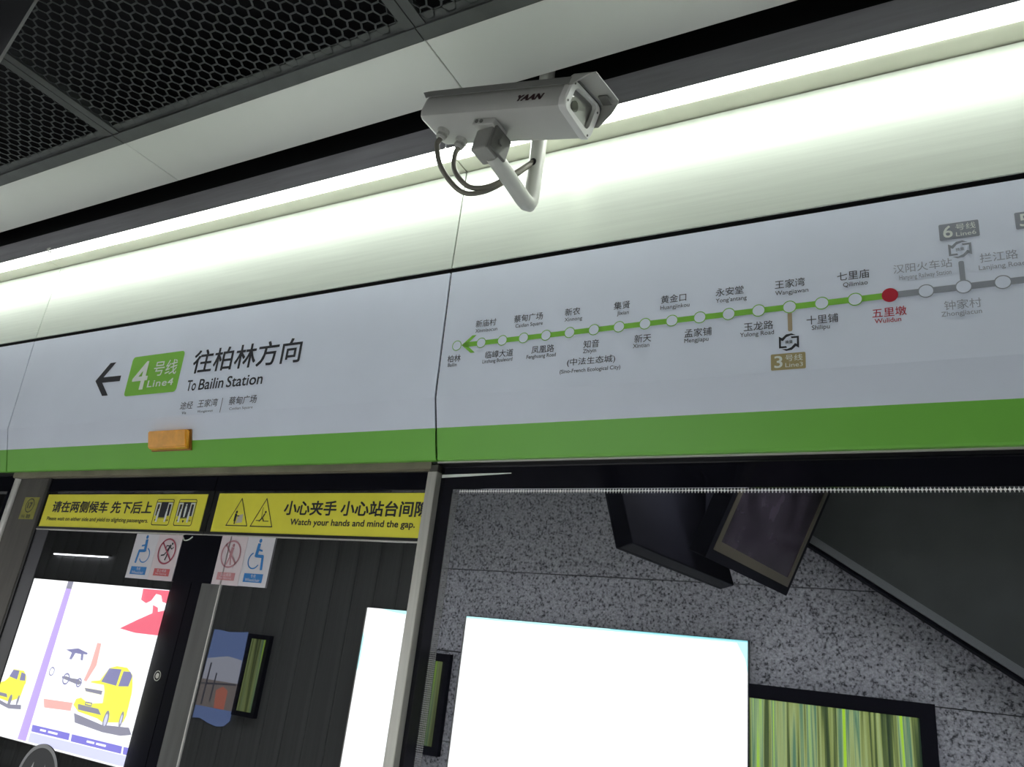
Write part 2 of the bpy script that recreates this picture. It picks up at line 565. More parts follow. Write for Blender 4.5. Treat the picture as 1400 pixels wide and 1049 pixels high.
def fascia(x0, x1, label):
    x0 += 0.0025; x1 -= 0.0025
    return mk('fascia_panel', extrude_x([(-0.020, 2.787), (-0.020, 3.160), (-0.014, 3.160), (-0.014, 2.787)], x0, x1), PANEL, None,
              label, 'wall panel', 'off-white panels under the cove light')

fascia(SEAM[0], SEAM[1], 'off-white metal panel above the blank white sign at the far left')
fascia(SEAM[1], SEAM[2], 'off-white metal panel above the To Bailin Station sign')
fascia(SEAM[2], SEAM[3], 'off-white metal panel above the line map sign, behind the camera')
fascia(SEAM[3], SEAM[4], 'off-white metal panel right of the one above the line map')

# cove light: soffit, light strip, grey housing
def cove(x0, x1, lab):
    e = empty('cove_light', ((x0 + x1) / 2, -0.09, 3.164), 'long white light strip in grey housing ' + lab, 'light', 'cove lights along the platform edge')
    x0 += 0.001; x1 -= 0.001
    mk('soffit', box(x0 + 0.0015, x1 - 0.0015, -0.0865, -0.006, 3.164, 3.170), SOFFIT, e)
    mk('diffuser', extrude_x([(-0.0870, 3.166), (-0.095, 3.160), (-0.148, 3.160), (-0.1565, 3.166)], x0, x1), COVE, e)
    mk('housing', extrude_x([(-0.1570, 3.158), (-0.1590, 3.158), (-0.1590, 3.262), (-0.150, 3.266), (-0.150, 3.262), (-0.1570, 3.256)], x0, x1), GREYMETAL, e)
    return e
cove(SEAM[0], SEAM[1], 'at the far left end')
cl = cove(SEAM[1], SEAM[2], 'above the To Bailin Station sign')
mk('clip', tube(spline([(-3.50, -0.160, 3.170), (-3.505, -0.168, 3.160), (-3.50, -0.160, 3.150), (-3.49, -0.150, 3.152)], 5), 0.004, 8), PIPEW, cl, smooth=True)
cove(SEAM[2], SEAM[3], 'above the line map sign, behind the camera')
cove(SEAM[3], SEAM[4], 'at the right end')

# ---------------------------------------------------------------- sign panels
sign_panel(SEAM[0], SEAM[1], 'blank white sign panel with green stripe at the far left edge')
sL = sign_panel(SEAM[1], SEAM[2], 'white sign panel with black arrow and To Bailin Station lettering')
sR = sign_panel(SEAM[2], SEAM[3], 'white sign panel with the green metro line map')
sign_panel(SEAM[3], SEAM[4], 'white sign panel beyond the line map on the right')

# left sign
Flat(yp(1)).poly([(-3.071, 2.530), (-3.000, 2.604), (-2.962, 2.604), (-3.022, 2.5415), (-2.905, 2.5405), (-2.905, 2.516), (-3.022, 2.517), (-2.960, 2.457), (-2.998, 2.457), (-3.071, 2.527)]).done('direction_arrow', BLACKP, sL, label='black left-pointing arrow')
bd = Flat(yp(1)).rrect(-2.853, -2.535, 2.445, 2.616, 0.016).done('line_badge', GREENL, sL, label='green badge reading 4')
text_fit('badge_numeral', '4', -2.822, -2.728, 2.468, 2.590, yp(2), WHITEP, bd, 0.012)
text_fit('badge_lettering', '号线', -2.700, -2.560, 2.520, 2.584, yp(2), WHITEP, bd, 0.004)
text_fit('badge_lettering', 'Line4', -2.718, -2.563, 2.474, 2.504, yp(2), WHITEP, bd, 0.012, 1.1)
text_fit('destination_lettering', '往柏林方向', -2.470, -1.908, 2.512, 2.608, yp(1), BLACKP, sL, 0.012)
for wd_, a_, b_ in (('To', 0.0, 0.128), ('Bailin', 0.168, 0.500), ('Station', 0.540, 1.0)):
    text_fit('destination_lettering', wd_, -2.476 + 0.404 * a_, -2.476 + 0.404 * b_, 2.442, 2.486, yp(1), BLACKP, sL, 0.010)
text_fit('via_lettering', '途经', -2.487, -2.417, 2.369, 2.399, yp(1), DARKTXT, sL, 0.004)
text_fit('via_lettering', 'Via', -2.470, -2.445, 2.349, 2.360, yp(1), DARKTXT, sL)
text_fit('via_lettering', '王家湾', -2.390, -2.283, 2.371, 2.402, yp(1), DARKTXT, sL, 0.004)
text_fit('via_lettering', 'Wangjiawan', -2.384, -2.300, 2.348, 2.360, yp(1), DARKTXT, sL)
text_fit('via_lettering', '蔡甸广场', -2.223, -2.082, 2.371, 2.403, yp(1), DARKTXT, sL, 0.004)
text_fit('via_lettering', 'Caidian Square', -2.214, -2.094, 2.349, 2.362, yp(1), DARKTXT, sL)
Flat(yp(1)).stroke([(-2.260, 2.401), (-2.260, 2.346)], 0.003).done('divider', DARKTXT, sL)

# line map
XM = [-1.249, -1.161, -1.087, -1.015] + [-0.941 + 0.07525 * i for i in range(16)]
ZM = lambda x: 2.510 + (x + 0.75) * 0.0055
XM += [XM[-1] + 0.0755 * (i + 1) for i in range(9)]
stations = [('柏林', 'Bailin', -1), ('新庙村', 'Xinmiaocun', 1), ('临嶂大道', 'Linzhang Boulevard', -1), ('蔡甸广场', 'Caidian Square', 1), ('凤凰路', 'Fenghuang Road', -1),
            ('新农', 'Xinnong', 1), ('知音', 'Zhiyin', -1), ('集贤', 'Jixian', 1), ('新天', 'Xintian', -1), ('黄金口', 'Huangjinkou', 1), ('孟家铺', 'Mengjiapu', -1),
            ('永安堂', "Yong'antang", 1), ('玉龙路', 'Yulong Road', -1), ('王家湾', 'Wangjiawan', 1), ('十里铺', 'Shilipu', -1), ('七里庙', 'Qilimiao', 1),
            ('五里墩', 'Wulidun', -1), ('汉阳火车站', 'Hanyang Railway Station', 1), ('钟家村', 'Zhongjiacun', -1), ('拦江路', 'Lanjiang Road', 1)]
def seg(x0, x1, material, nm):
    Flat(yp(1)).poly([(x0, ZM(x0) - 0.0080), (x1, ZM(x1) - 0.0080), (x1, ZM(x1) + 0.0080), (x0, ZM(x0) + 0.0080)]).done(nm, material, sR)
seg(-1.222, XM[16], GREENL, 'route_line')
seg(XM[16], XM[-1] + 0.02, GREYL, 'route_line')
z0 = ZM(-1.23)
Flat(yp(1)).poly([(-1.232, z0), (-1.196, z0 + 0.029), (-1.181, z0 + 0.029), (-1.206, z0 + 0.007), (-1.206, z0 - 0.007), (-1.181, z0 - 0.029), (-1.196, z0 - 0.029)]).done('route_arrowhead', GREENL, sR)
# transfer stems
Flat(yp(1)).rrect(XM[13] - 0.0052, XM[13] + 0.0052, 2.447, 2.505, 0.004).done('transfer_stem', GOLDBAR, sR)
Flat(yp(1)).rrect(XM[18] - 0.0055, XM[18] + 0.0055, 2.522, 2.580, 0.004).done('transfer_stem', GREYL, sR)
for i, x in enumerate(XM):
    z = ZM(x)
    if i == 16:
        Flat(yp(3)).disc(x, z, 0.0175, 0.0180).done('station_marker', REDP, sR, label='solid red dot')
        continue
    mkr = Flat(yp(2)).ring(x, z, 0.0170, 0.0024).done('station_marker', GREENL if i < 16 else GREYL, sR)
    Flat(yp(2)).disc(x, z, 0.0147).done('marker_fill', WHITE_SIGN, mkr)
xc = [-1.254, -1.152, -1.094, -1.005, -0.948, -0.861, -0.796, -0.710, -0.645, -0.562, -0.494, -0.412, -0.340, -0.262, -0.189, -0.115, -0.042, 0.034, 0.107, 0.186]
for i, (cn, en, side) in enumerate(stations):
    col_c = DARKTXT if i < 16 else (REDP if i == 16 else GREYTXT)
    dz = ZM(xc[i]) - 2.5127
    emc = 0.0252
    zb = (2.5685 if side > 0 else 2.4612) + dz
    nm = text_line('station_name', cn, xc[i], zb, emc, yp(1), col_c, sR, 0.98, 0.004 if i < 17 else 0.0)
    ez = (2.5490 if side > 0 else 2.4445) + dz
    xs_ = {2: 0.80, 3: 0.92, 4: 0.88, 17: 0.66}.get(i, 0.98)
    text_line('station_name', en, xc[i] + (0.004 if side > 0 else -0.004), ez, 0.0166, yp(1), col_c, sR, xs_, 0.004)
text_fit('station_name', '(中法生态城)', -0.867, -0.722, 2.404, 2.429, yp(1), DARKTXT, sR, 0.004)
text_fit('station_name', '(Sino-French Ecological City)', -0.888, -0.706, 2.382, 2.397, yp(1), DARKTXT, sR, 0.004)

def transfer_icon(xm, zm, s, material):
    f = Flat(yp(1))
    def arc(flip):
        pts = [(-0.48, 0.30), (-0.48, -0.32), (-0.18, -0.30), (-0.30, -0.26)]
        out = [(-0.50, 0.42), (-0.50, -0.36), (-0.10, -0.36), (-0.14, -0.24), (-0.40, -0.24), (-0.40, 0.16), (-0.30, 0.10), (-0.12, 0.34), (0.10, 0.44), (0.36, 0.42), (0.14, 0.56), (-0.14, 0.52), (-0.34, 0.30)]
        return [((-u if flip else u) * s + xm, (-v if flip else v) * s * 0.86 + zm) for u, v in out]
    f.poly(arc(False)); f.poly(arc(True))
    ic = f.done('transfer_icon', material, sR)
    text_fit('icon_lettering', '换乘', xm - 0.19 * s, xm + 0.19 * s, zm - 0.09 * s, zm + 0.10 * s, yp(1), material, ic, 0.01)
transfer_icon(-0.2675, 2.4185, 0.047, BLACKP)
transfer_icon(0.1130, 2.6100, 0.046, GREYL)
def badge(x0, x1, z0, z1, num, material, full=True):
    b = Flat(yp(1)).rrect(x0, x1, z0, z1, 0.003).done('line_badge', material, sR)
    wd, h = x1 - x0, z1 - z0
    text_fit('badge_numeral', num, x0 + wd * 0.10, x0 + wd * 0.34, z0 + h * 0.13, z0 + h * 0.87, yp(2), WHITEP, b, 0.01)
    text_fit('badge_lettering', '号线', x0 + wd * 0.42, x0 + wd * 0.92, z0 + h * 0.50, z0 + h * 0.90, yp(2), WHITEP, b)
    text_fit('badge_lettering', 'Line' + num, x0 + wd * 0.42, x0 + wd * 0.92, z0 + h * 0.14, z0 + h * 0.40, yp(2), WHITEP, b)
badge(-0.311, -0.230, 2.347, 2.3895, '3', GOLD)
badge(0.0745, 0.155, 2.638, 2.6805, '6', GREYL)
badge(0.225, 0.3055, 2.6405, 2.683, '5', GREYL)

# orange indicator lamp on the left sign
ol = empty('indicator_lamp', (-2.52, 0.02, 2.218), 'small orange indicator lamp box on the green stripe', 'indicator lamp')
b = bmesh.new()
fr = [(-2.628, 2.219), (-2.412, 2.219), (-2.412, 2.288), (-2.628, 2.288)]
mk('base', extrude_x([(ys(2.216) - 0.001, 2.216), (ys(2.216) - 0.006, 2.216), (ys(2.291) - 0.006, 2.291), (ys(2.291) - 0.001, 2.291)], -2.632, -2.406), ORANGED, ol)
bb = extrude_x([(ys(2.219) - 0.006, 2.219), (ys(2.222) - 0.028, 2.222), (ys(2.285) - 0.028, 2.285), (ys(2.288) - 0.006, 2.288)], -2.628, -2.411)
bmesh.ops.bevel(bb, geom=bb.edges[:], offset=0.004, segments=2, affect='EDGES')
mk('lens', bb, ORANGE, ol, smooth=True)

# header soffits
mk('trim_1', extrude_x([(0.0755, 2.166), (0.0755, 2.137), (0.085, 2.133), (0.110, 2.133), (0.110, 2.166)], SEAM[1] + 0.03, SEAM[2] - 0.03), OLIVE, kind='structure', label='brown metal strip under the left sign above the doors')
mk('trim_2', extrude_x([(0.0755, 2.166), (0.0755, 2.153), (0.100, 2.150), (0.110, 2.150), (0.110, 2.166)], SEAM[2] - 0.028, SEAM[4]), RUBBER, kind='structure', label='black seal strip under the line map sign')
mk('trim_3', box(SEAM[2] - 0.004, SEAM[4], 0.0690, 0.0750, 2.1525, 2.1570), CHROME, kind='structure', label='thin bright metal line under the line map sign')
mk('trim_4', extrude_x([(0.0755, 2.166), (0.0755, 2.153), (0.100, 2.150), (0.110, 2.150), (0.110, 2.166)], SEAM[0], SEAM[1] + 0.028), RUBBER, kind='structure', label='black seal strip under the sign at the far left')

# ================================================================ posts, doors, panes
pl = empty('door_post', (-3.47, 0.08, 0), 'wide dark steel post with bright rounded edge left of the doors', 'post')
mk('post_body', box(-3.565, -3.345, 0.088, 0.135, 0, 2.134, 0.004), STEELD, pl)
mk('post_edge', tube([(-3.572, 0.090, 0), (-3.572, 0.090, 2.130)], 0.018, 20), CHROME, pl, smooth=True)
mk('post_seal', box(-3.345, -3.333, 0.092, 0.110, 0, 2.140), RUBBER, pl)
pm = empty('door_post', (-1.326, 0.08, 0), 'narrow pale steel post between the doors and the large pane', 'post')
mk('post_body', box(-1.344, -1.309, 0.072, 0.125, 0, 2.128, 0.003), STEEL, pm)
mk('post_bracket', box(-1.342, -1.311, 0.076, 0.120, 2.129, 2.150, 0.002), STEELD, pm)

def pane_box(x0, x1, z0, z1):
    return box(x0, x1, YG, YG + 0.010, z0, z1)
def yg(k): return lambda z: YG - 0.0008 * k

def leaf(n, x0, x1, lab, mx0, mx1):
    d = empty('door_%d' % n, ((x0 + x1) / 2, YG, 0), lab, None, None, 'structure')
    mk('glass_pane', pane_box(x0, x1, 0.02, 2.075), GLASSD, d)
    mk('top_rail', box(x0, x1, YG - 0.004, YG + 0.03, 2.076, 2.132), BLACKG, d)
    mk('rail_line', box(x0, x1, YG - 0.006, YG - 0.0002, 1.9160, 1.9245), RUBBER, d)
    mk('rail_bead', box(x0, x1, YG - 0.006, YG - 0.0002, 1.9115, 1.9155), STEEL, d)
    mk('meeting_stile', box(mx0, mx1, YG - 0.0030, YG - 0.0005, 0.02, 1.911), BLACKG, d)
    return d
d1 = leaf(1, -3.332, -2.302, 'left glass sliding door leaf under the yellow sign', -2.398, -2.302)
mk('outer_stile', box(-3.332, -3.245, YG - 0.003, YG - 0.0005, 0.02, 1.911), mat('stile_grey', (0.05, 0.05, 0.056), 0.3, var=0.2, scale=8), d1)
d2 = leaf(2, -2.298, -1.346, 'right glass sliding door leaf under the watch your hands sign', -2.298, -2.247)
mk('inner_stile', box(-2.247, -2.158, YG - 0.003, YG - 0.0005, 0.02, 1.911), mat('stile_mid_grey', (0.085, 0.085, 0.082), 0.35, var=0.25, scale=6, stretch=(5, 1, 0.5)), d2)
mk('stile_bead', box(-2.157, -2.153, YG - 0.004, YG - 0.0005, 0.02, 1.911), CHROME, d2)
mk('upper_stile', box(-2.400, -2.200, YG - 0.0042, YG - 0.0032, 1.745, 1.911), BLACKG, d2)
# lock roundel on the left leaf's stile
lk = Flat(yg(5)).ring(-2.352, 1.430, 0.017, 0.003)
lk.disc(-2.352, 1.430, 0.009)
lk.done('lock_roundel', STEEL, d1)

w1 = empty('window_1', (-0.14, YG, 0), 'large fixed glass pane under the line map, full of reflections', None, None, 'structure')
mk('glass_pane', pane_box(-1.308, 3.3, 0.02, 2.150), GLASS, w1)
mk('frit_border', box(-1.308, 3.3, YG - 0.0022, YG - 0.0003, 2.0775, 2.150), BLACKG, w1)
mk('frit_border', box(-1.308, -1.262, YG - 0.0022, YG - 0.0003, 0.02, 2.0775), BLACKG, w1)
Flat(yg(1.5)).rect(-1.236, 3.3, 2.0650, 2.0765).done('frit_dots', DOTS, w1)
Flat(yg(1.5)).rect(-1.262, -1.238, 0.02, 2.066).done('frit_dots', DOTSG, w1)
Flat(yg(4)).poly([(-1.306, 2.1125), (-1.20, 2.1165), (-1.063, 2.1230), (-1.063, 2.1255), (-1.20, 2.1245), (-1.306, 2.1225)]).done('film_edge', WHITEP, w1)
w2 = empty('window_2', (-4.6, YG, 0), 'dark fixed glass pane at the far left edge', None, None, 'structure')
mk('glass_pane', pane_box(-5.95, -3.595, 0.02, 2.150), GLASS, w2)
mk('frit_border', box(-5.95, -3.595, YG - 0.0022, YG - 0.0003, 2.0775, 2.150), BLACKG, w2)
mk('frit_border', box(-3.650, -3.595, YG - 0.0022, YG - 0.0003, 0.02, 2.0775), BLACKG, w2)
Flat(yg(1.5)).rect(-5.95, -3.650, 2.0660, 2.0775).done('frit_dots', DOTSG, w2)

# ---------------------------------------------------------------- stickers
def sticker(name, x0, x1, z0, z1, material, label, cat='sticker', k=2, group=None):
    return mk(name, box(x0, x1, YG - 0.0008 * (k + 1), YG - 0.0008 * k, z0, z1), material, None, label, cat, group)

s1 = sticker('warning_strip', -3.327, -2.332, 1.926, 2.063, YELLOW, 'yellow strip reading please wait on either side with two door pictograms', 'sign', 1)
text_fit('lettering', '请在两侧候车 先下后上', -3.270, -2.624, 1.986, 2.035, yg(3), BLACKP, s1, 0.022)
text_fit('lettering', 'Please wait on either side and yield to alighting passengers.', -3.284, -2.627, 1.947, 1.968, yg(3), BLACKP, s1, 0.012)
for px0, centre in ((-2.606, False), (-2.480, True)):
    f = Flat(yg(3)); f.rframe(px0, px0 + 0.100, 1.943, 2.044, 0.009, 0.003)
    f.rect(px0 + 0.003, px0 + 0.097, 2.0305, 2.0330)
    f.rect(px0 + 0.030, px0 + 0.070, 1.974, 2.0305)
    for a in (0.012, 0.076):
        f.rect(px0 + a, px0 + a + 0.012, 1.980, 2.024)
    f.stroke([(px0 + 0.030, 1.972), (px0 + 0.070, 1.972)], 0.002)
    for a in (0.014, 0.024, 0.074, 0.084):
        f.rect(px0 + a, px0 + a + 0.005, 1.960, 1.966)
    if centre:
        f.poly([(px0 + 0.044, 1.964), (px0 + 0.056, 1.964), (px0 + 0.050, 1.954)])
    pc = f.done('door_pictogram', BLACKP, s1)
    f = Flat(yg(4))
    f.stroke([(px0 + 0.008, 1.980), (px0 + 0.008, 2.027), (px0 + 0.027, 2.027), (px0 + 0.027, 1.974)], 0.005)
    f.done('pictogram_door', WHITEP, pc)
    f = Flat(yg(4))
    f.stroke([(px0 + 0.092, 1.980), (px0 + 0.092, 2.027), (px0 + 0.073, 2.027), (px0 + 0.073, 1.974)], 0.005)
    f.done('pictogram_door', WHITEP, pc)
    people = [0.026, 0.074] + ([0.050] if centre else [])
    for a in people:
        zt = 2.022 if a == 0.050 else 2.002
        f = Flat(yg(5))
        f.disc(px0 + a, zt, 0.004)
        f.poly([(px0 + a - 0.004, zt - 0.046), (px0 + a + 0.004, zt - 0.046), (px0 + a + 0.0055, zt - 0.024), (px0 + a + 0.0045, zt - 0.005), (px0 + a - 0.0045, zt - 0.005), (px0 + a - 0.0055, zt - 0.024)])
        f.done('pictogram_figure', WHITEP, pc)

s2 = sticker('warning_strip', -2.272, -1.346, 1.926, 2.066, YELLOW, 'yellow strip reading watch your hands and mind the gap with two triangles', 'sign', 1)
text_fit('lettering', '小心夹手 小心站台间隙', -1.935, -1.334, 1.990, 2.040, yg(3), BLACKP, s2, 0.022)
text_fit('lettering', 'Watch your hands and mind the gap.', -1.895, -1.379, 1.950, 1.978, yg(3), BLACKP, s2, 0.016)
for a, l, r, idx in (((-2.149, 2.050), (-2.202, 1.948), (-2.092, 1.948), 0), ((-2.027, 2.050), (-2.081, 1.947), (-1.972, 1.947), 1)):
    cx, cz = (a[0] + l[0] + r[0]) / 3, (a[1] + l[1] + r[1]) / 3
    ins = lambda p, k: (cx + (p[0] - cx) * k, cz + (p[1] - cz) * k)
    f = Flat(yg(3)); f.band([a, l, r], [ins(a, 0.90), ins(l, 0.90), ins(r, 0.90)])
    if idx == 0:
        f.disc(cx - 0.012, cz + 0.016, 0.005)
        f.stroke([(cx - 0.013, cz + 0.008), (cx - 0.014, cz - 0.014)], 0.010)
        f.stroke([(cx - 0.014, cz - 0.012), (cx - 0.012, cz - 0.026)], 0.005)
        f.stroke([(cx - 0.010, cz + 0.002), (cx + 0.004, cz + 0.002)], 0.003)
    else:
        f.disc(cx + 0.008, cz + 0.018, 0.004)
        f.stroke([(cx + 0.006, cz + 0.012), (cx - 0.002, cz - 0.002), (cx - 0.014, cz - 0.014)], 0.005)
        f.stroke([(cx - 0.002, cz - 0.002), (cx + 0.006, cz - 0.012)], 0.004)
        f.stroke([(cx - 0.030, cz - 0.012), (cx - 0.010, cz - 0.012)], 0.0025)
        f.stroke([(cx + 0.004, cz - 0.014), (cx + 0.030, cz - 0.014)], 0.0025)
        f.stroke([(cx - 0.008, cz + 0.034), (cx - 0.006, cz - 0.010)], 0.002)
    tr = f.done('warning_triangle', BLACKP, s2)
    if idx == 0:
        Flat(yg(2.5)).poly([(cx - 0.006, cz - 0.024), (cx + 0.024, cz - 0.020), (cx + 0.022, cz + 0.010), (cx - 0.002, cz + 0.004)]).done('pale_patch', mat('pale_patch', (0.52, 0.48, 0.40), 0.5), tr)

st = mk('number_sticker', box(-3.474, -3.366, 0.0868, 0.0876, 1.952, 2.048), YELLOWD, None, 'small dull yellow sticker with circled 17 on the steel post', 'sticker')
f = Flat(lambda z: 0.0862).ring(-3.420, 2.012, 0.031, 0.004).done('circle', BLACKP, st)
text_fit('lettering', '17', -3.437, -3.404, 1.999, 2.025, lambda z: 0.0862, BLACKP, st, 0.02)
text_fit('lettering', '小心', -3.458, -3.432, 1.958, 1.974, lambda z: 0.0862, BLACKP, st, 0.02)
text_fit('lettering', '站台', -3.422, -3.392, 1.957, 1.975, lambda z: 0.0862, BLACKP, st, 0.02)

def wheelchair(f, x, z, s, flip=False):
    k = -1 if flip else 1
    P = lambda u, v: (x + k * u * s, z + v * s)
    f.disc(*P(0.02, 0.46), 0.055 * s)
    f.stroke([P(0.0, 0.36), P(-0.03, 0.05)], 0.11 * s)
    f.stroke([P(0.0, 0.22), P(0.16, 0.19)], 0.05 * s)
    f.stroke([P(-0.02, 0.05), P(0.22, 0.04), P(0.26, -0.30)], 0.085 * s)
    a0, a1 = (110, 330)
    an = [math.radians(a0 + (a1 - a0) * i / 20) for i in range(21)]
    cx, cz, r, t = -0.07, -0.08, 0.23, 0.035
    f.band([P(cx + r * math.cos(a), cz + r * math.sin(a)) for a in an], [P(cx + (r - t) * math.cos(a), cz + (r - t) * math.sin(a)) for a in an], False)

def runner(f, x, z, s):
    P = lambda u, v: (x + u * s, z + v * s)
    f.disc(*P(0.16, 0.22), 0.035 * s)
    f.stroke([P(0.10, 0.17), P(0.02, 0.02)], 0.07 * s)
    f.stroke([P(0.10, 0.15), P(-0.06, 0.16), P(-0.08, 0.08)], 0.03 * s)
    f.stroke([P(0.09, 0.12), P(0.18, 0.07), P(0.24, 0.12)], 0.03 * s)
    f.stroke([P(0.02, 0.02), P(0.04, -0.12), P(0.0, -0.24)], 0.045 * s)
    f.stroke([P(0.02, 0.02), P(-0.08, -0.10), P(-0.20, -0.12)], 0.04 * s)

def ban(x0, x1, z0, z1, label, ring_m, box_m, base_m, fig_m):
    s = sticker('pictogram_sticker', x0, x1, z0, z1, base_m, label, 'sticker', 4, 'square pictogram stickers on the doors')
    xm = (x0 + x1) / 2
    f = Flat(yg(6)); zc = z0 + 0.105
    if fig_m is BLACKP: runner(f, xm, zc, 0.13)
    else:
        f.disc(xm + 0.004, zc + 0.030, 0.006)
        f.stroke([(xm + 0.003, zc + 0.020), (xm, zc - 0.006)], 0.013)
        f.stroke([(xm, zc - 0.004), (xm - 0.012, zc - 0.036)], 0.006); f.stroke([(xm, zc - 0.004), (xm + 0.008, zc - 0.036)], 0.006)
    f.done('figure', fig_m, s)
    f = Flat(yg(7)).ring(xm, zc, 0.048, 0.006)
    f.stroke([(xm - 0.032, zc + 0.032), (xm + 0.032, zc - 0.032)], 0.006)
    f.done('prohibition_ring', ring_m, s)
    cb = Flat(yg(6)).rect(xm - 0.043, xm + 0.043, z0 + 0.016, z0 + 0.042).done('caption_box', box_m, s)
    text_fit('lettering', '禁止倚靠', xm - 0.026, xm + 0.026, z0 + 0.029, z0 + 0.040, yg(7), base_m, cb)
    text_fit('lettering', 'No leaning', xm - 0.030, xm + 0.030, z0 + 0.019, z0 + 0.027, yg(7), base_m, cb)
    return s

def access(x0, x1, z0, z1, label, flip):
    s = sticker('pictogram_sticker', x0, x1, z0, z1, STWHITE, label, 'sticker', 4, 'square pictogram stickers on the doors')
    xm = (x0 + x1) / 2
    f = Flat(yg(6)); wheelchair(f, xm + (0.004 if flip else -0.004), z0 + 0.096, 0.125, flip); f.done('wheelchair_symbol', BLUEP, s)
    cb = Flat(yg(6)).rect(xm - 0.044, xm + 0.044, z0 + 0.014, z0 + 0.043).done('caption_box', BLUEP, s)
    text_fit('lettering', '专用', xm - 0.011, xm + 0.011, z0 + 0.029, z0 + 0.041, yg(7), STWHITE, cb)
    text_fit('lettering', 'Wheelchair', xm - 0.034, xm + 0.034, z0 + 0.017, z0 + 0.027, yg(7), STWHITE, cb)
access(-2.667, -2.5375, 1.744, 1.909, 'white sticker with blue wheelchair symbol on the left door leaf', True)
ban(-2.5365, -2.405, 1.743, 1.909, 'white sticker with crimson no running symbol on the left door leaf', REDLINE, REDBOX, STPINK, BLACKP)
ban(-2.202, -2.072, 1.745, 1.912, 'white sticker with faded pink prohibition symbol on the right door leaf', FADEDRED, FADEDBOX, STPINK, FADEDRED)
access(-2.071, -1.943, 1.746, 1.913, 'white sticker with blue wheelchair symbol on the right door leaf', False)

rs = empty('ring_sticker', (-2.845, YG, 0.93), 'round dark sticker with pale ring and arrows low on the left door', 'sticker')
Flat(yg(2)).disc(-2.845, 1.030, 0.117, n=40).done('disc', mat('sticker_charcoal', (0.035, 0.036, 0.04), 0.4), rs)
Flat(yg(3)).ring(-2.845, 1.030, 0.117, 0.013, 48).done('ring', mat('ring_grey', (0.30, 0.30, 0.31), 0.4), rs)
f = Flat(yg(3))
f.poly([(-2.845, 1.010), (-2.870, 0.965), (-2.845, 0.985)]); f.poly([(-2.882, 1.085), (-2.925, 0.985), (-2.882, 1.010), (-2.872, 0.985)]); f.poly([(-2.815, 1.085), (-2.770, 0.985), (-2.815, 1.010), (-2.822, 0.985)])
f.done('arrow_marks', mat('ring_pale', (0.5, 0.5, 0.51), 0.4), rs)
mk('film_scrap', tube(spline([(-2.400, YG - 0.005, 1.900), (-2.385, YG - 0.010, 1.890), (-2.365, YG - 0.009, 1.893), (-2.352, YG - 0.005, 1.905)], 4), 0.0022, 6), WHITEP, None, 'curl of peeling clear film beside the no running sticker', 'film scrap', smooth=True)

# ================================================================ security camera
CC = Vector((-0.94, -0.40, 2.982))
MX = Matrix.Translation(CC) @ Euler((-0.0468, 0.2696, -0.0712), 'XYZ').to_matrix().to_4x4()
sc = empty('security_camera', (-0.940, -0.183, 3.30), 'pale grey box security camera on a bent pipe below the ceiling edge', 'camera')
prof = [(-0.048, 0.050), (-0.062, 0.044), (-0.069, 0.032), (-0.070, -0.012), (-0.064, -0.026), (-0.054, -0.031), (0.054, -0.031), (0.064, -0.026), (0.070, -0.012), (0.069, 0.058), (0.062, 0.066), (0.048, 0.068)]
hs = mk('housing', extrude_x(prof, -0.236, 0.236, mtx=MX), CAMW, sc, smooth=True)
# rear cap, slightly chamfered
capb = bmesh.new()
ra = [capb.verts.new((-0.236, y, z)) for y, z in prof]; rb = [capb.verts.new((-0.247, y * 0.94, z * 0.92 + 0.001)) for y, z in prof]
for i in range(len(prof)):
    j = (i + 1) % len(prof); capb.faces.new((ra[i], ra[j], rb[j], rb[i]))
capb.faces.new(rb)
capb.transform(MX)
mk('rear_cap', capb, CAMW, sc)
# front bezel ring with recessed glass
fb = bmesh.new()
def ringv(x, k, dz=0.0):
    return [fb.verts.new((x, y * k, (z - 0.008) * k + 0.008)) for y, z in prof]
def winv(x, k):
    return [fb.verts.new((x, (y * 0.74 - 0.001) * k, (z - 0.012) * 0.76 * k + 0.015 + y * 0.04)) for y, z in prof]
R = [ringv(0.236, 1.06), ringv(0.252, 1.06), ringv(0.256, 1.01), winv(0.256, 1.0), winv(0.244, 0.98)]
for A, B in zip(R, R[1:]):
    for i in range(len(prof)):
        j = (i + 1) % len(prof); fb.faces.new((A[i], A[j], B[j], B[i]))
fb.transform(MX)
bz = mk('front_bezel', fb, mat('bezel_lit', (0.70, 0.70, 0.68), 0.35), sc, smooth=True)  # brighter than the housing: light on the front put into the colour
for y, z in ((-0.063, 0.040), (-0.065, -0.012), (0.058, -0.024), (0.062, 0.050)):
    mk('screw', tube([(0.2555, y * 0.97, z), (0.2575, y * 0.97, z)], 0.003, 10, mtx=MX), CAMD, bz)
gb = bmesh.new()
gb.faces.new([gb.verts.new((0.2465, y * 0.74 - 0.001, (z - 0.012) * 0.76 + 0.015 + y * 0.04)) for y, z in prof])
gb.transform(MX)
mk('window_glass', gb, CAMGLASS, sc)
mk('lens_body', box(0.14, 0.232, -0.050, 0.030, -0.022, 0.020, 0.006, mtx=MX), PIPEW, sc)
mk('front_recess', box(0.137, 0.140, -0.05, 0.05, -0.02, 0.035, mtx=MX), VOID, sc)
mk('lens', tube([(0.232, -0.012, 0.012), (0.241, -0.012, 0.012)], [0.014, 0.014], 16, mtx=MX), BLACKG, sc, smooth=True)
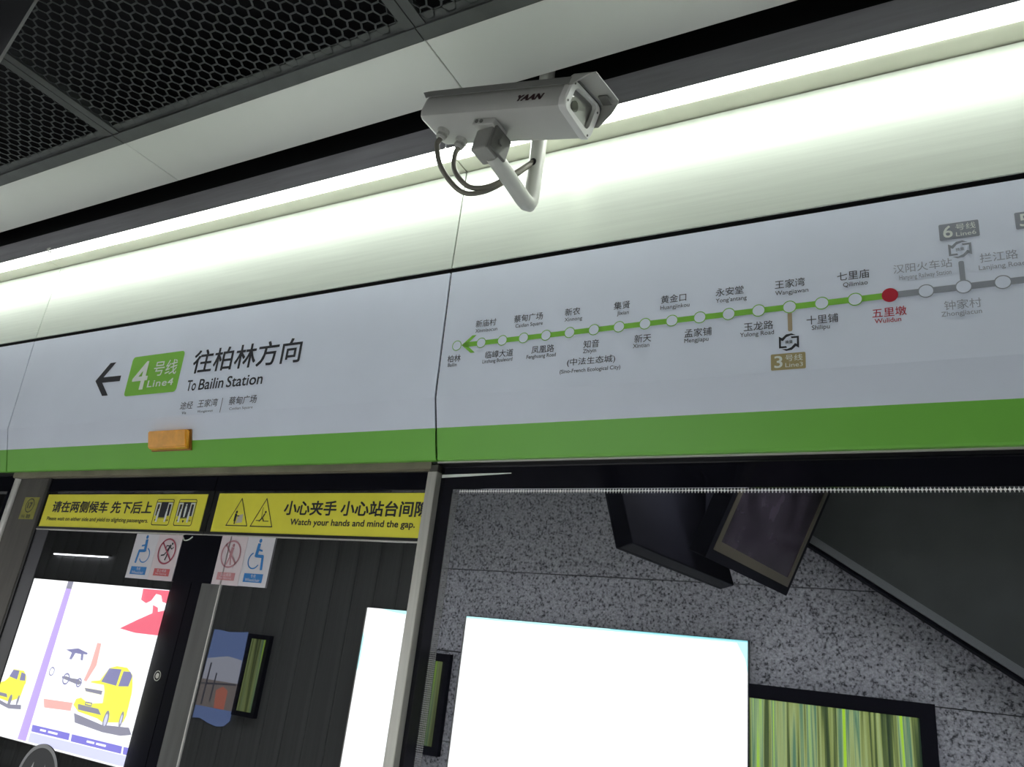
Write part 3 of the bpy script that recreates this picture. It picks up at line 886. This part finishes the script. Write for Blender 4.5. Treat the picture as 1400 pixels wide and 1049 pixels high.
# sun shield: folded top sheet with hood and far wing
sh = [(-0.078, 0.027), (-0.078, 0.047), (-0.066, 0.058), (0.066, 0.080), (0.078, 0.074), (0.078, 0.030), (0.0755, 0.030), (0.0755, 0.073), (0.065, 0.0775), (-0.065, 0.0555), (-0.0755, 0.046), (-0.0755, 0.027)]
ss = extrude_x(sh, -0.230, 0.252)
sb = bmesh.new()
ro = [sb.verts.new((-0.231, y, z)) for y, z in sh]; rt = [sb.verts.new((-0.258 if i not in (0, 5, 6, 11) else -0.238, y * 0.99, z - 0.002)) for i, (y, z) in enumerate(sh)]
for i in range(len(sh)):
    j = (i + 1) % len(sh); sb.faces.new((ro[i], ro[j], rt[j], rt[i]))
merge(ss, sb)
ss.transform(MX)
mk('sun_shield', ss, mat('shield_paint', (0.22, 0.22, 0.21), 0.5, var=0.05, scale=12), sc)
hd = bmesh.new()
hp = [(-0.078, 0.026, 0.262), (-0.077, 0.050, 0.296), (-0.070, 0.062, 0.313), (0.066, 0.092, 0.302), (0.078, 0.088, 0.296), (0.079, 0.060, 0.288), (0.079, 0.018, 0.264)]
a = [hd.verts.new((0.248, y, z)) for y, z, x in hp]; c = [hd.verts.new((x, y, z)) for y, z, x in hp]
a2 = [hd.verts.new((0.248, y * 0.97, z - 0.0025)) for y, z, x in hp]; c2 = [hd.verts.new((x, y * 0.97, z - 0.0025)) for y, z, x in hp]
for i in range(len(hp) - 1):
    hd.faces.new((a[i], a[i + 1], c[i + 1], c[i])); hd.faces.new((a2[i], c2[i], c2[i + 1], a2[i + 1])); hd.faces.new((c[i], c[i + 1], c2[i + 1], c2[i]))
hd.transform(MX)
mk('hood', hd, CAMW, sc)
mk('hood_clip', box(0.262, 0.290, 0.030, 0.064, 0.074, 0.080, 0.002, mtx=MX), CAMD, sc)
# logo on the near side face
lg = glyphs('YAAN', 0.05)
for v in lg.vertices:
    u, t = v.co.x / 2.75, v.co.y / 0.73
    p = Vector((0.094 + u * 0.084 + t * 0.006, -0.0702 - 0.0006, -0.008 + t * 0.018))
    v.co = MX @ p
mk('logo_lettering', lg, mat('logo_dark', (0.05, 0.02, 0.025), 0.5), hs, label='dark brand lettering')
# swivel mount under the housing
mk('mount_plate', box(-0.052, 0.022, -0.044, 0.020, -0.052, -0.0315, 0.003, mtx=MX), CAMW, sc)
for u in (-0.038, -0.022):
    mk('mount_bolt', tube([(u, -0.0440, -0.042), (u, -0.0465, -0.042)], 0.0055, 8, mtx=MX), CAMD, sc)
T2 = Matrix.Translation((-0.962, -0.405, 2.893)) @ Euler((-0.10, 0.12, -0.12), 'XYZ').to_matrix().to_4x4()
sw = box(-0.033, 0.024, -0.034, 0.030, -0.036, 0.036, 0.006, mtx=T2)
mk('swivel_block', sw, CAMG, sc)
mk('swivel_cheek', box(0.024, 0.034, -0.030, 0.040, -0.030, 0.040, 0.003, mtx=T2), CAMD, sc)
mk('swivel_bolt', tube([(0.034, 0.0, 0.004), (0.040, 0.0, 0.004)], 0.010, 6, mtx=T2), CAMD, sc)
pipe = [(-0.940, -0.183, 3.40), (-0.941, -0.183, 3.0), (-0.945, -0.183, 2.878), (-0.946, -0.1845, 2.858), (-0.947, -0.190, 2.846), (-0.948, -0.201, 2.842), (-0.950, -0.222, 2.844), (-0.957, -0.392, 2.873)]
mk('support_pipe', tube(pipe, 0.0235, 24), PIPEW, sc, smooth=True)
mk('pipe_flange', tube([(-0.940, -0.183, 3.400), (-0.940, -0.183, 3.390)], 0.034, 24), PIPEW, sc, smooth=True)
mk('cable_hole', tube([(-0.942, -0.204, 2.979), (-0.9425, -0.2072, 2.979)], 0.013, 14), VOID, sc)
for (gx, gy), pts in (((-0.196, -0.004), [(-1.135, -0.375, 2.884), (-1.082, -0.340, 2.819), (-1.031, -0.300, 2.834), (-0.976, -0.252, 2.902), (-0.942, -0.203, 2.979)]),
                      ((-0.160, 0.040), [(-1.106, -0.352, 2.886), (-1.067, -0.330, 2.839), (-1.019, -0.300, 2.848), (-0.972, -0.252, 2.913), (-0.943, -0.203, 2.982)])):
    g = mk('cable_gland', tube([(gx, gy, -0.030), (gx, gy, -0.042), (gx, gy, -0.0421), (gx, gy, -0.060)], [0.018, 0.018, 0.0145, 0.0125], 12, mtx=MX), CAMW, sc)
    mk('gland_nut', tube([(gx, gy, -0.046), (gx, gy, -0.053)], 0.0165, 6, mtx=MX), CAMG, g)
    top = MX @ Vector((gx, gy, -0.060)); mid = MX @ Vector((gx, gy, -0.085))
    mk('cable', tube(spline([top, mid] + pts, 8), 0.0075, 10), CABLE, sc, smooth=True)

# hanging board whose edge cuts the top left corner
hb = empty('hanging_board', (-2.3, -1.1, 2.6), 'dark hanging board with thin pale edge at the top left corner', 'board')
mk('panel', extrude_y([(-2.90, 2.60), (-2.205, 2.60), (-1.975, 3.296), (-2.90, 3.296)], -1.105, -1.100), mat('board_charcoal', (0.022, 0.022, 0.025), 0.5), hb)
mk('edge_trim', extrude_y([(-2.205, 2.60), (-2.202, 2.60), (-1.972, 3.296), (-1.975, 3.296)], -1.106, -1.099), mat('edge_pale', (0.25, 0.25, 0.25), 0.4), hb)

# ================================================================ the platform behind, seen reflected
def lightbox(name, x0, x1, z0, z1, face, label, cat, frame_m, t=0.03, group=None, left=True):
    e = empty(name, ((x0 + x1) / 2, YB, z0), label, cat, group)
    tl = t if left else 0.002
    b = box(x0 - tl, x0, YB, YB + 0.05, z0 - t, z1 + t); box(x1, x1 + t, YB, YB + 0.05, z0 - t, z1 + t, bm=b)
    box(x0, x1, YB, YB + 0.05, z0 - t, z0, bm=b); box(x0, x1, YB, YB + 0.05, z1, z1 + t, bm=b)
    mk('frame', b, frame_m, e)
    f = mk('face', box(x0, x1, YB + 0.005, YB + 0.036, z0, z1), face, e)
    return e, f
yf = lambda k: (lambda z: YB + 0.036 + 0.001 * k)
GB = 'lightboxes on the platform wall, reflected in the glass'
TH = 0.004
lb, lf = lightbox('lightbox', -3.262, -1.087, 0.29, 1.918, BOXW, 'large blazing white lightbox reflected in the big pane', 'lightbox', STEELD, TH, GB)
la, lg_ = lightbox('lightbox', -4.258, -3.80, 0.29, 1.918, BOXW, 'narrow blazing white lightbox reflected beside the middle post', 'lightbox', STEELD, TH, GB)
cb, cf = lightbox('lightbox', -9.25, -6.78, 0.285, 1.918, BOXW, 'car advert lightbox reflected in the left door leaf', 'lightbox', STEELD, TH, GB)
PE = {}
def pe_(nm, c, k=BOX_POWER):
    if nm not in PE: PE[nm] = print_emit('advert_' + nm, c, k)
    return PE[nm]
YEL, NAVY, RED_, LIL, PALE, GRY = pe_('yellow', (0.90, 0.90, 0.10), 1.62), pe_('slate', (0.30, 0.30, 0.52), 1.25), pe_('red', (0.85, 0.16, 0.22), 1.50), pe_('lilac', (0.55, 0.42, 0.85), 1.50), pe_('pale', (0.62, 0.64, 0.88), 1.62), pe_('grey', (0.34, 0.34, 0.42), 1.25)
VIO, PINK = pe_('violet', (0.26, 0.24, 0.75), 1.38), pe_('pink', (0.85, 0.45, 0.40), 1.62)
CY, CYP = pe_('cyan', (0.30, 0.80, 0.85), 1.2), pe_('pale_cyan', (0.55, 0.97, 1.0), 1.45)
def pr(nm, pts, material, k=1, par=None):
    return Flat(yf(k)).poly(pts).done(nm, material, par or cf)
pr('advert_divider', [(-8.535, 0.30), (-8.385, 0.30), (-8.395, 1.918), (-8.495, 1.918)], LIL)
pr('advert_divider', [(-8.495, 1.84), (-8.395, 1.84), (-8.395, 1.918), (-8.495, 1.918)], GRY, 2)
pr('advert_band', [(-8.354, 0.462), (-7.711, 0.465), (-7.702, 0.403), (-8.342, 0.399)], VIO)
pr('advert_band', [(-7.676, 0.463), (-6.887, 0.463), (-6.879, 0.399), (-7.666, 0.398)], VIO)
pr('advert_band', [(-6.866, 0.462), (-6.785, 0.464), (-6.785, 0.399), (-6.853, 0.401)], VIO)
pr('advert_footer', [(-8.347, 0.388), (-6.785, 0.392), (-6.785, 0.300), (-8.347, 0.300)], PALE)
pr('red_figure', [(-7.203, 1.911), (-6.845, 1.912), (-6.785, 1.912), (-6.787, 1.787), (-6.86, 1.80), (-6.90, 1.86), (-6.98, 1.87), (-7.03, 1.80), (-7.10, 1.77), (-7.19, 1.80)], RED_)
pr('red_figure', [(-7.40, 1.50), (-7.169, 1.60), (-6.959, 1.683), (-6.792, 1.72), (-6.785, 1.479), (-7.149, 1.476)], RED_)
pr('red_figure', [(-6.985, 1.76), (-6.90, 1.74), (-6.87, 1.66), (-6.96, 1.67)], RED_)
pr('red_ribbon', [(-7.689, 1.333), (-7.621, 1.332), (-7.599, 1.121), (-7.686, 0.954), (-7.736, 0.962), (-7.696, 1.111)], PINK)
pr('price_flash', [(-8.302, 0.72), (-7.806, 0.739), (-7.801, 0.662), (-8.247, 0.64)], PINK)
pr('cart_drawing', [(-8.172, 1.222), (-7.974, 1.253), (-7.796, 1.222), (-7.80, 1.205), (-7.86, 1.205), (-7.84, 1.145), (-7.88, 1.145), (-7.90, 1.20), (-7.996, 1.203), (-8.03, 1.136), (-8.07, 1.136), (-8.06, 1.201)], NAVY)
pr('cart_drawing', [(-8.108, 0.962), (-8.035, 0.97), (-7.947, 0.96), (-7.823, 0.963), (-7.745, 0.935), (-7.801, 0.909), (-7.948, 0.926), (-8.10, 0.945)], GRY)
f = Flat(yf(2)).ring(-8.025, 0.945, 0.058, 0.016); f.ring(-7.80, 0.932, 0.045, 0.014); f.ring(-8.30, 0.99, 0.045, 0.012); f.done('cart_drawing', NAVY, cf)
big = pr('printed_car', [(-7.70, 0.80), (-7.68, 0.90), (-7.604, 0.969), (-7.48, 0.989), (-7.386, 1.116), (-7.28, 1.145), (-7.12, 1.145), (-7.011, 1.09), (-6.969, 0.994), (-6.952, 0.93), (-6.943, 0.725), (-6.966, 0.662), (-7.044, 0.652), (-7.263, 0.623), (-7.361, 0.648), (-7.681, 0.671), (-7.786, 0.722), (-7.77, 0.78)], YEL)
pr('car_highlight', [(-7.70, 0.80), (-7.68, 0.90), (-7.62, 0.955), (-7.40, 0.955), (-7.36, 0.90), (-7.34, 0.79), (-7.55, 0.76)], pe_('cream', (0.98, 0.98, 0.70), 1.8), 2, big)
pr('car_window', [(-7.453, 0.979), (-7.385, 1.113), (-7.194, 1.122), (-7.21, 0.967)], NAVY, 3, big)
pr('car_window', [(-7.176, 0.965), (-7.156, 1.107), (-7.053, 1.114), (-7.006, 1.078), (-7.026, 0.981)], NAVY, 3, big)
pr('car_grille', [(-7.68, 0.896), (-7.393, 0.899), (-7.393, 0.862), (-7.652, 0.866)], GRY, 3, big)
pr('car_bumper', [(-7.715, 0.739), (-7.38, 0.733), (-7.314, 0.685), (-7.69, 0.689)], GRY, 3, big)
f = Flat(yf(4)).stroke([(-7.60, 0.748), (-7.60, 0.77), (-7.50, 0.77), (-7.50, 0.744), (-7.60, 0.748)], 0.012); f.done('car_plate', GRY, big)
f = Flat(yf(4)).disc(-7.222, 0.652, 0.040, 0.085); f.disc(-7.000, 0.685, 0.026, 0.072); wh = f.done('car_wheel', GRY, big)
f = Flat(yf(5)).disc(-7.222, 0.652, 0.022, 0.055); f.disc(-7.000, 0.685, 0.012, 0.044); f.done('car_hub', PALE, big)
pr('car_shadow', [(-7.738, 0.651), (-7.243, 0.600), (-7.163, 0.610), (-6.86, 0.630), (-6.80, 0.575), (-6.95, 0.545), (-7.227, 0.540), (-7.685, 0.569)], GRY, 2)
sm = pr('printed_car', [(-9.204, 0.776), (-9.078, 0.811), (-9.007, 0.868), (-8.985, 0.945), (-8.788, 0.945), (-8.714, 0.898), (-8.688, 0.832), (-8.700, 0.812), (-8.713, 0.68), (-8.891, 0.620), (-9.14, 0.640), (-9.21, 0.68)], YEL)
pr('car_window', [(-9.019, 0.866), (-8.983, 0.938), (-8.865, 0.939), (-8.864, 0.848)], NAVY, 3, sm)
pr('car_window', [(-8.812, 0.846), (-8.821, 0.929), (-8.737, 0.917), (-8.713, 0.853)], NAVY, 3, sm)
pr('car_bumper', [(-9.168, 0.695), (-8.968, 0.693), (-8.935, 0.659), (-9.148, 0.663)], GRY, 3, sm)
f = Flat(yf(4)).disc(-8.87, 0.635, 0.030, 0.060); f.disc(-8.73, 0.655, 0.020, 0.050); f.done('car_wheel', GRY, sm)
pr('car_shadow', [(-9.204, 0.640), (-8.883, 0.595), (-8.65, 0.617), (-8.63, 0.575), (-8.853, 0.556), (-9.18, 0.600)], GRY, 2)

# pale cyan borders of the bleached white adverts
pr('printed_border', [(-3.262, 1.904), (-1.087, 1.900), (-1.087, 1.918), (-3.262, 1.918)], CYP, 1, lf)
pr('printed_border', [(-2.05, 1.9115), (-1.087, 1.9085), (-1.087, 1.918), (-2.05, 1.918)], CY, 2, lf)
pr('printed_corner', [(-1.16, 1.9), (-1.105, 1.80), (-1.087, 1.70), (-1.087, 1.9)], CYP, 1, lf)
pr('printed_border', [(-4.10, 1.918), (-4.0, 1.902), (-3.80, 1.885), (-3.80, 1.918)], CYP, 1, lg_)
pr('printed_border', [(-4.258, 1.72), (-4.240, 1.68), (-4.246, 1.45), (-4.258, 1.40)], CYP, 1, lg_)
# illegible small print on the violet bands
for xa, xb in ((-8.20, -8.10), (-8.06, -7.90), (-7.42, -7.30), (-7.27, -7.12)):
    pr('small_print', [(xa, 0.424), (xb, 0.424), (xb, 0.442), (xa, 0.442)], BOXW, 3)

# bamboo pictures
GBB = 'black framed bamboo pictures on the platform wall'
lightbox('bamboo_picture', -1.078, -0.115, 0.55, 1.572, BAMBOO, 'green bamboo picture in black frame reflected right of the white lightbox', 'picture', TVB, 0.085, GBB, False)
lightbox('bamboo_picture', -3.69, -3.42, 0.95, 1.560, BAMBOOD, 'slim green bamboo picture reflected between the middle post and white lightbox', 'picture', TVB, 0.06, GBB)
lightbox('bamboo_picture', -5.52, -5.33, 0.95, 1.560, BAMBOOD, 'slim green bamboo picture reflected in the right door leaf', 'picture', TVB, 0.04, GBB)

# small landscape poster
po = empty('poster', (-5.84, YB, 0.79), 'curled landscape poster with blue sky reflected in the right door leaf', 'poster')
pts = [(-6.075, 0.82), (-5.98, 0.83), (-5.86, 0.80), (-5.75, 0.785), (-5.66, 0.80), (-5.60, 0.85), (-5.60, 1.20), (-5.615, 1.610), (-5.72, 1.600), (-5.86, 1.590), (-5.96, 1.600), (-6.06, 1.600)]
mk('sheet', extrude_y(pts, YB + 0.004, YB + 0.010), pe_('sky', (0.13, 0.20, 0.42), 0.5), po)
Flat(lambda z: YB + 0.011).poly([(-6.07, 1.02), (-5.60, 1.04), (-5.607, 1.36), (-5.80, 1.38), (-6.06, 1.34)]).done('haze', pe_('haze', (0.34, 0.36, 0.42), 0.6), po)
Flat(lambda z: YB + 0.012).poly([(-6.07, 0.93), (-5.60, 0.93), (-5.60, 1.16), (-6.07, 1.16)]).done('hall', pe_('hall', (0.16, 0.14, 0.13), 0.6), po)
Flat(lambda z: YB + 0.013).poly([(-5.83, 0.93), (-5.70, 0.93), (-5.70, 1.09), (-5.77, 1.12), (-5.85, 1.08)]).done('red_building', pe_('brick', (0.40, 0.12, 0.08), 0.6), po)
f = Flat(lambda z: YB + 0.014).stroke([(-6.00, 0.95), (-5.99, 1.30)], 0.02); f.stroke([(-5.90, 0.98), (-5.89, 1.22)], 0.018); f.stroke([(-6.06, 1.12), (-5.62, 1.15)], 0.014)
f.done('masts', pe_('dark', (0.02, 0.02, 0.03), 1.0), po)

# batten lamp on the wall above the car advert
bl = empty('batten_lamp', (-8.43, YB, 2.19), 'thin fluorescent batten reflected above the car advert', 'light')
mk('batten', box(-8.95, -7.92, YB, YB + 0.03, 2.218, 2.234, 0.003), STEELD, bl)
mk('tube', tube([(-8.93, YB + 0.03, 2.208), (-7.94, YB + 0.03, 2.208)], 0.007, 12), print_emit('batten_light', (0.95, 0.97, 1.0), 4.0), bl, smooth=True)

# stair side on the right
sp = empty('staircase', (0.3, -3.2, 0.5), 'dark staircase side with steel edge reflected at the right', 'staircase')
sl = -0.6588
XT = -1.72
zl = lambda x: 2.569 + sl * (x + 0.627)
mk('side_panel', extrude_y([(XT, 3.28), (XT, zl(XT)), (1.9, zl(1.9)), (1.9, 3.28)], -3.36, -3.15), STAIRM, sp)
nx, nz = 0.55, 0.835
mk('edge_trim', extrude_y([(XT, zl(XT)), (1.9, zl(1.9)), (1.9, zl(1.9) - 0.055), (XT, zl(XT) - 0.055)], -3.36, -3.135), STAIRT, sp)
mk('lower_lip', extrude_y([(XT, zl(XT) - 0.056), (1.9, zl(1.9) - 0.056), (1.9, zl(1.9) - 0.078), (XT, zl(XT) - 0.078)], -3.36, -3.16), TVB, sp)

# pair of hanging displays, back to back
def display(P0, u, v, wd, ht, label, screen):
    u = Vector(u).normalized(); v = Vector(v); v = (v - u * v.dot(u)).normalized()
    n = u.cross(v)
    P0 = Vector(P0)
    M = Matrix((u, v, n)).transposed().to_4x4(); M.translation = P0
    e = empty('hanging_display', P0, label, 'screen', 'back-to-back displays hung from the ceiling')
    mk('casing', box(0, wd, 0, ht, -0.09, -0.012, 0.006, mtx=M), TVB, e)
    fr = box(0, wd, 0, 0.05, -0.012, 0.0, mtx=M); box(0, wd, ht - 0.05, ht, -0.012, 0.0, mtx=M, bm=fr)
    box(0, 0.05, 0.05, ht - 0.05, -0.012, 0.0, mtx=M, bm=fr); box(wd - 0.05, wd, 0.05, ht - 0.05, -0.012, 0.0, mtx=M, bm=fr)
    mk('bezel', fr, TVB, e)
    f2 = box(0.05, wd - 0.05, 0.05, 0.10, -0.012, 0.002, mtx=M); box(0.05, 0.10, 0.10, ht - 0.05, -0.012, 0.002, mtx=M, bm=f2); box(wd - 0.10, wd - 0.05, 0.10, ht - 0.05, -0.012, 0.002, mtx=M, bm=f2)
    mk('inner_frame', f2, TVF, e)
    mk('screen', box(0.10, wd - 0.10, 0.10, ht - 0.05, -0.011, -0.004, mtx=M), screen, e)
    return e
dr = display((-0.774, -2.926, 2.17), (-0.111, 0.994, 0), (0.29, 0.033, 0.665), 1.35, 0.72, 'hanging display with dim screen reflected at the upper right of the pane', TVS)
dl = display((-1.308, -1.430, 2.17), (0.126, -0.992, 0), (-0.20, 0, 0.665), 1.37, 0.72, 'black back of a hanging display reflected left of the dim screen', TVS)
mk('hanger_box', box(-1.06, -0.93, -2.60, -2.10, 2.50, 2.78), TVB, dr)
mk('hanger_pole', tube([(-0.93, -2.5, 2.65), (-0.93, -2.5, 3.30)], 0.03, 14), TVB, dr, smooth=True)
mk('hanger_pole', tube([(-1.30, -2.4, 2.65), (-1.30, -2.4, 3.30)], 0.03, 14), TVB, dl, smooth=True)

# ceiling lamps added out of view to brighten the platform
for xx, where in ((-9.6, 'beyond the car advert'), (-7.2, 'over the car advert'), (-4.8, 'over the landscape poster'), (-2.7, 'over the large white lightbox'), (-1.15, 'over the bamboo picture'), (0.1, 'over the staircase top'), (1.35, 'over the middle of the staircase'), (2.6, 'over the foot of the staircase'), (4.2, 'at the right end of the platform')):
    e = empty('fill_lamp', (xx, -1.95, 3.22), 'added unseen ceiling fill lamp behind the photographer, ' + where, 'light', 'added fill lamps in the platform ceiling')
    mk('fill_body', box(xx - 0.60, xx + 0.60, -2.008, -1.892, 3.245, 3.30, 0.004), CAMG, e)
    for yy in (-2.018, -1.890):
        mk('fill_baffle', box(xx - 0.60, xx + 0.60, yy, yy + 0.008, 3.165, 3.30), CAMG, e)  # unseen skirts added to cut the lamp light off the upper wall
    mk('fill_diffuser', box(xx - 0.58, xx + 0.58, -2.00, -1.90, 3.225, 3.245, 0.004), FILL, e)
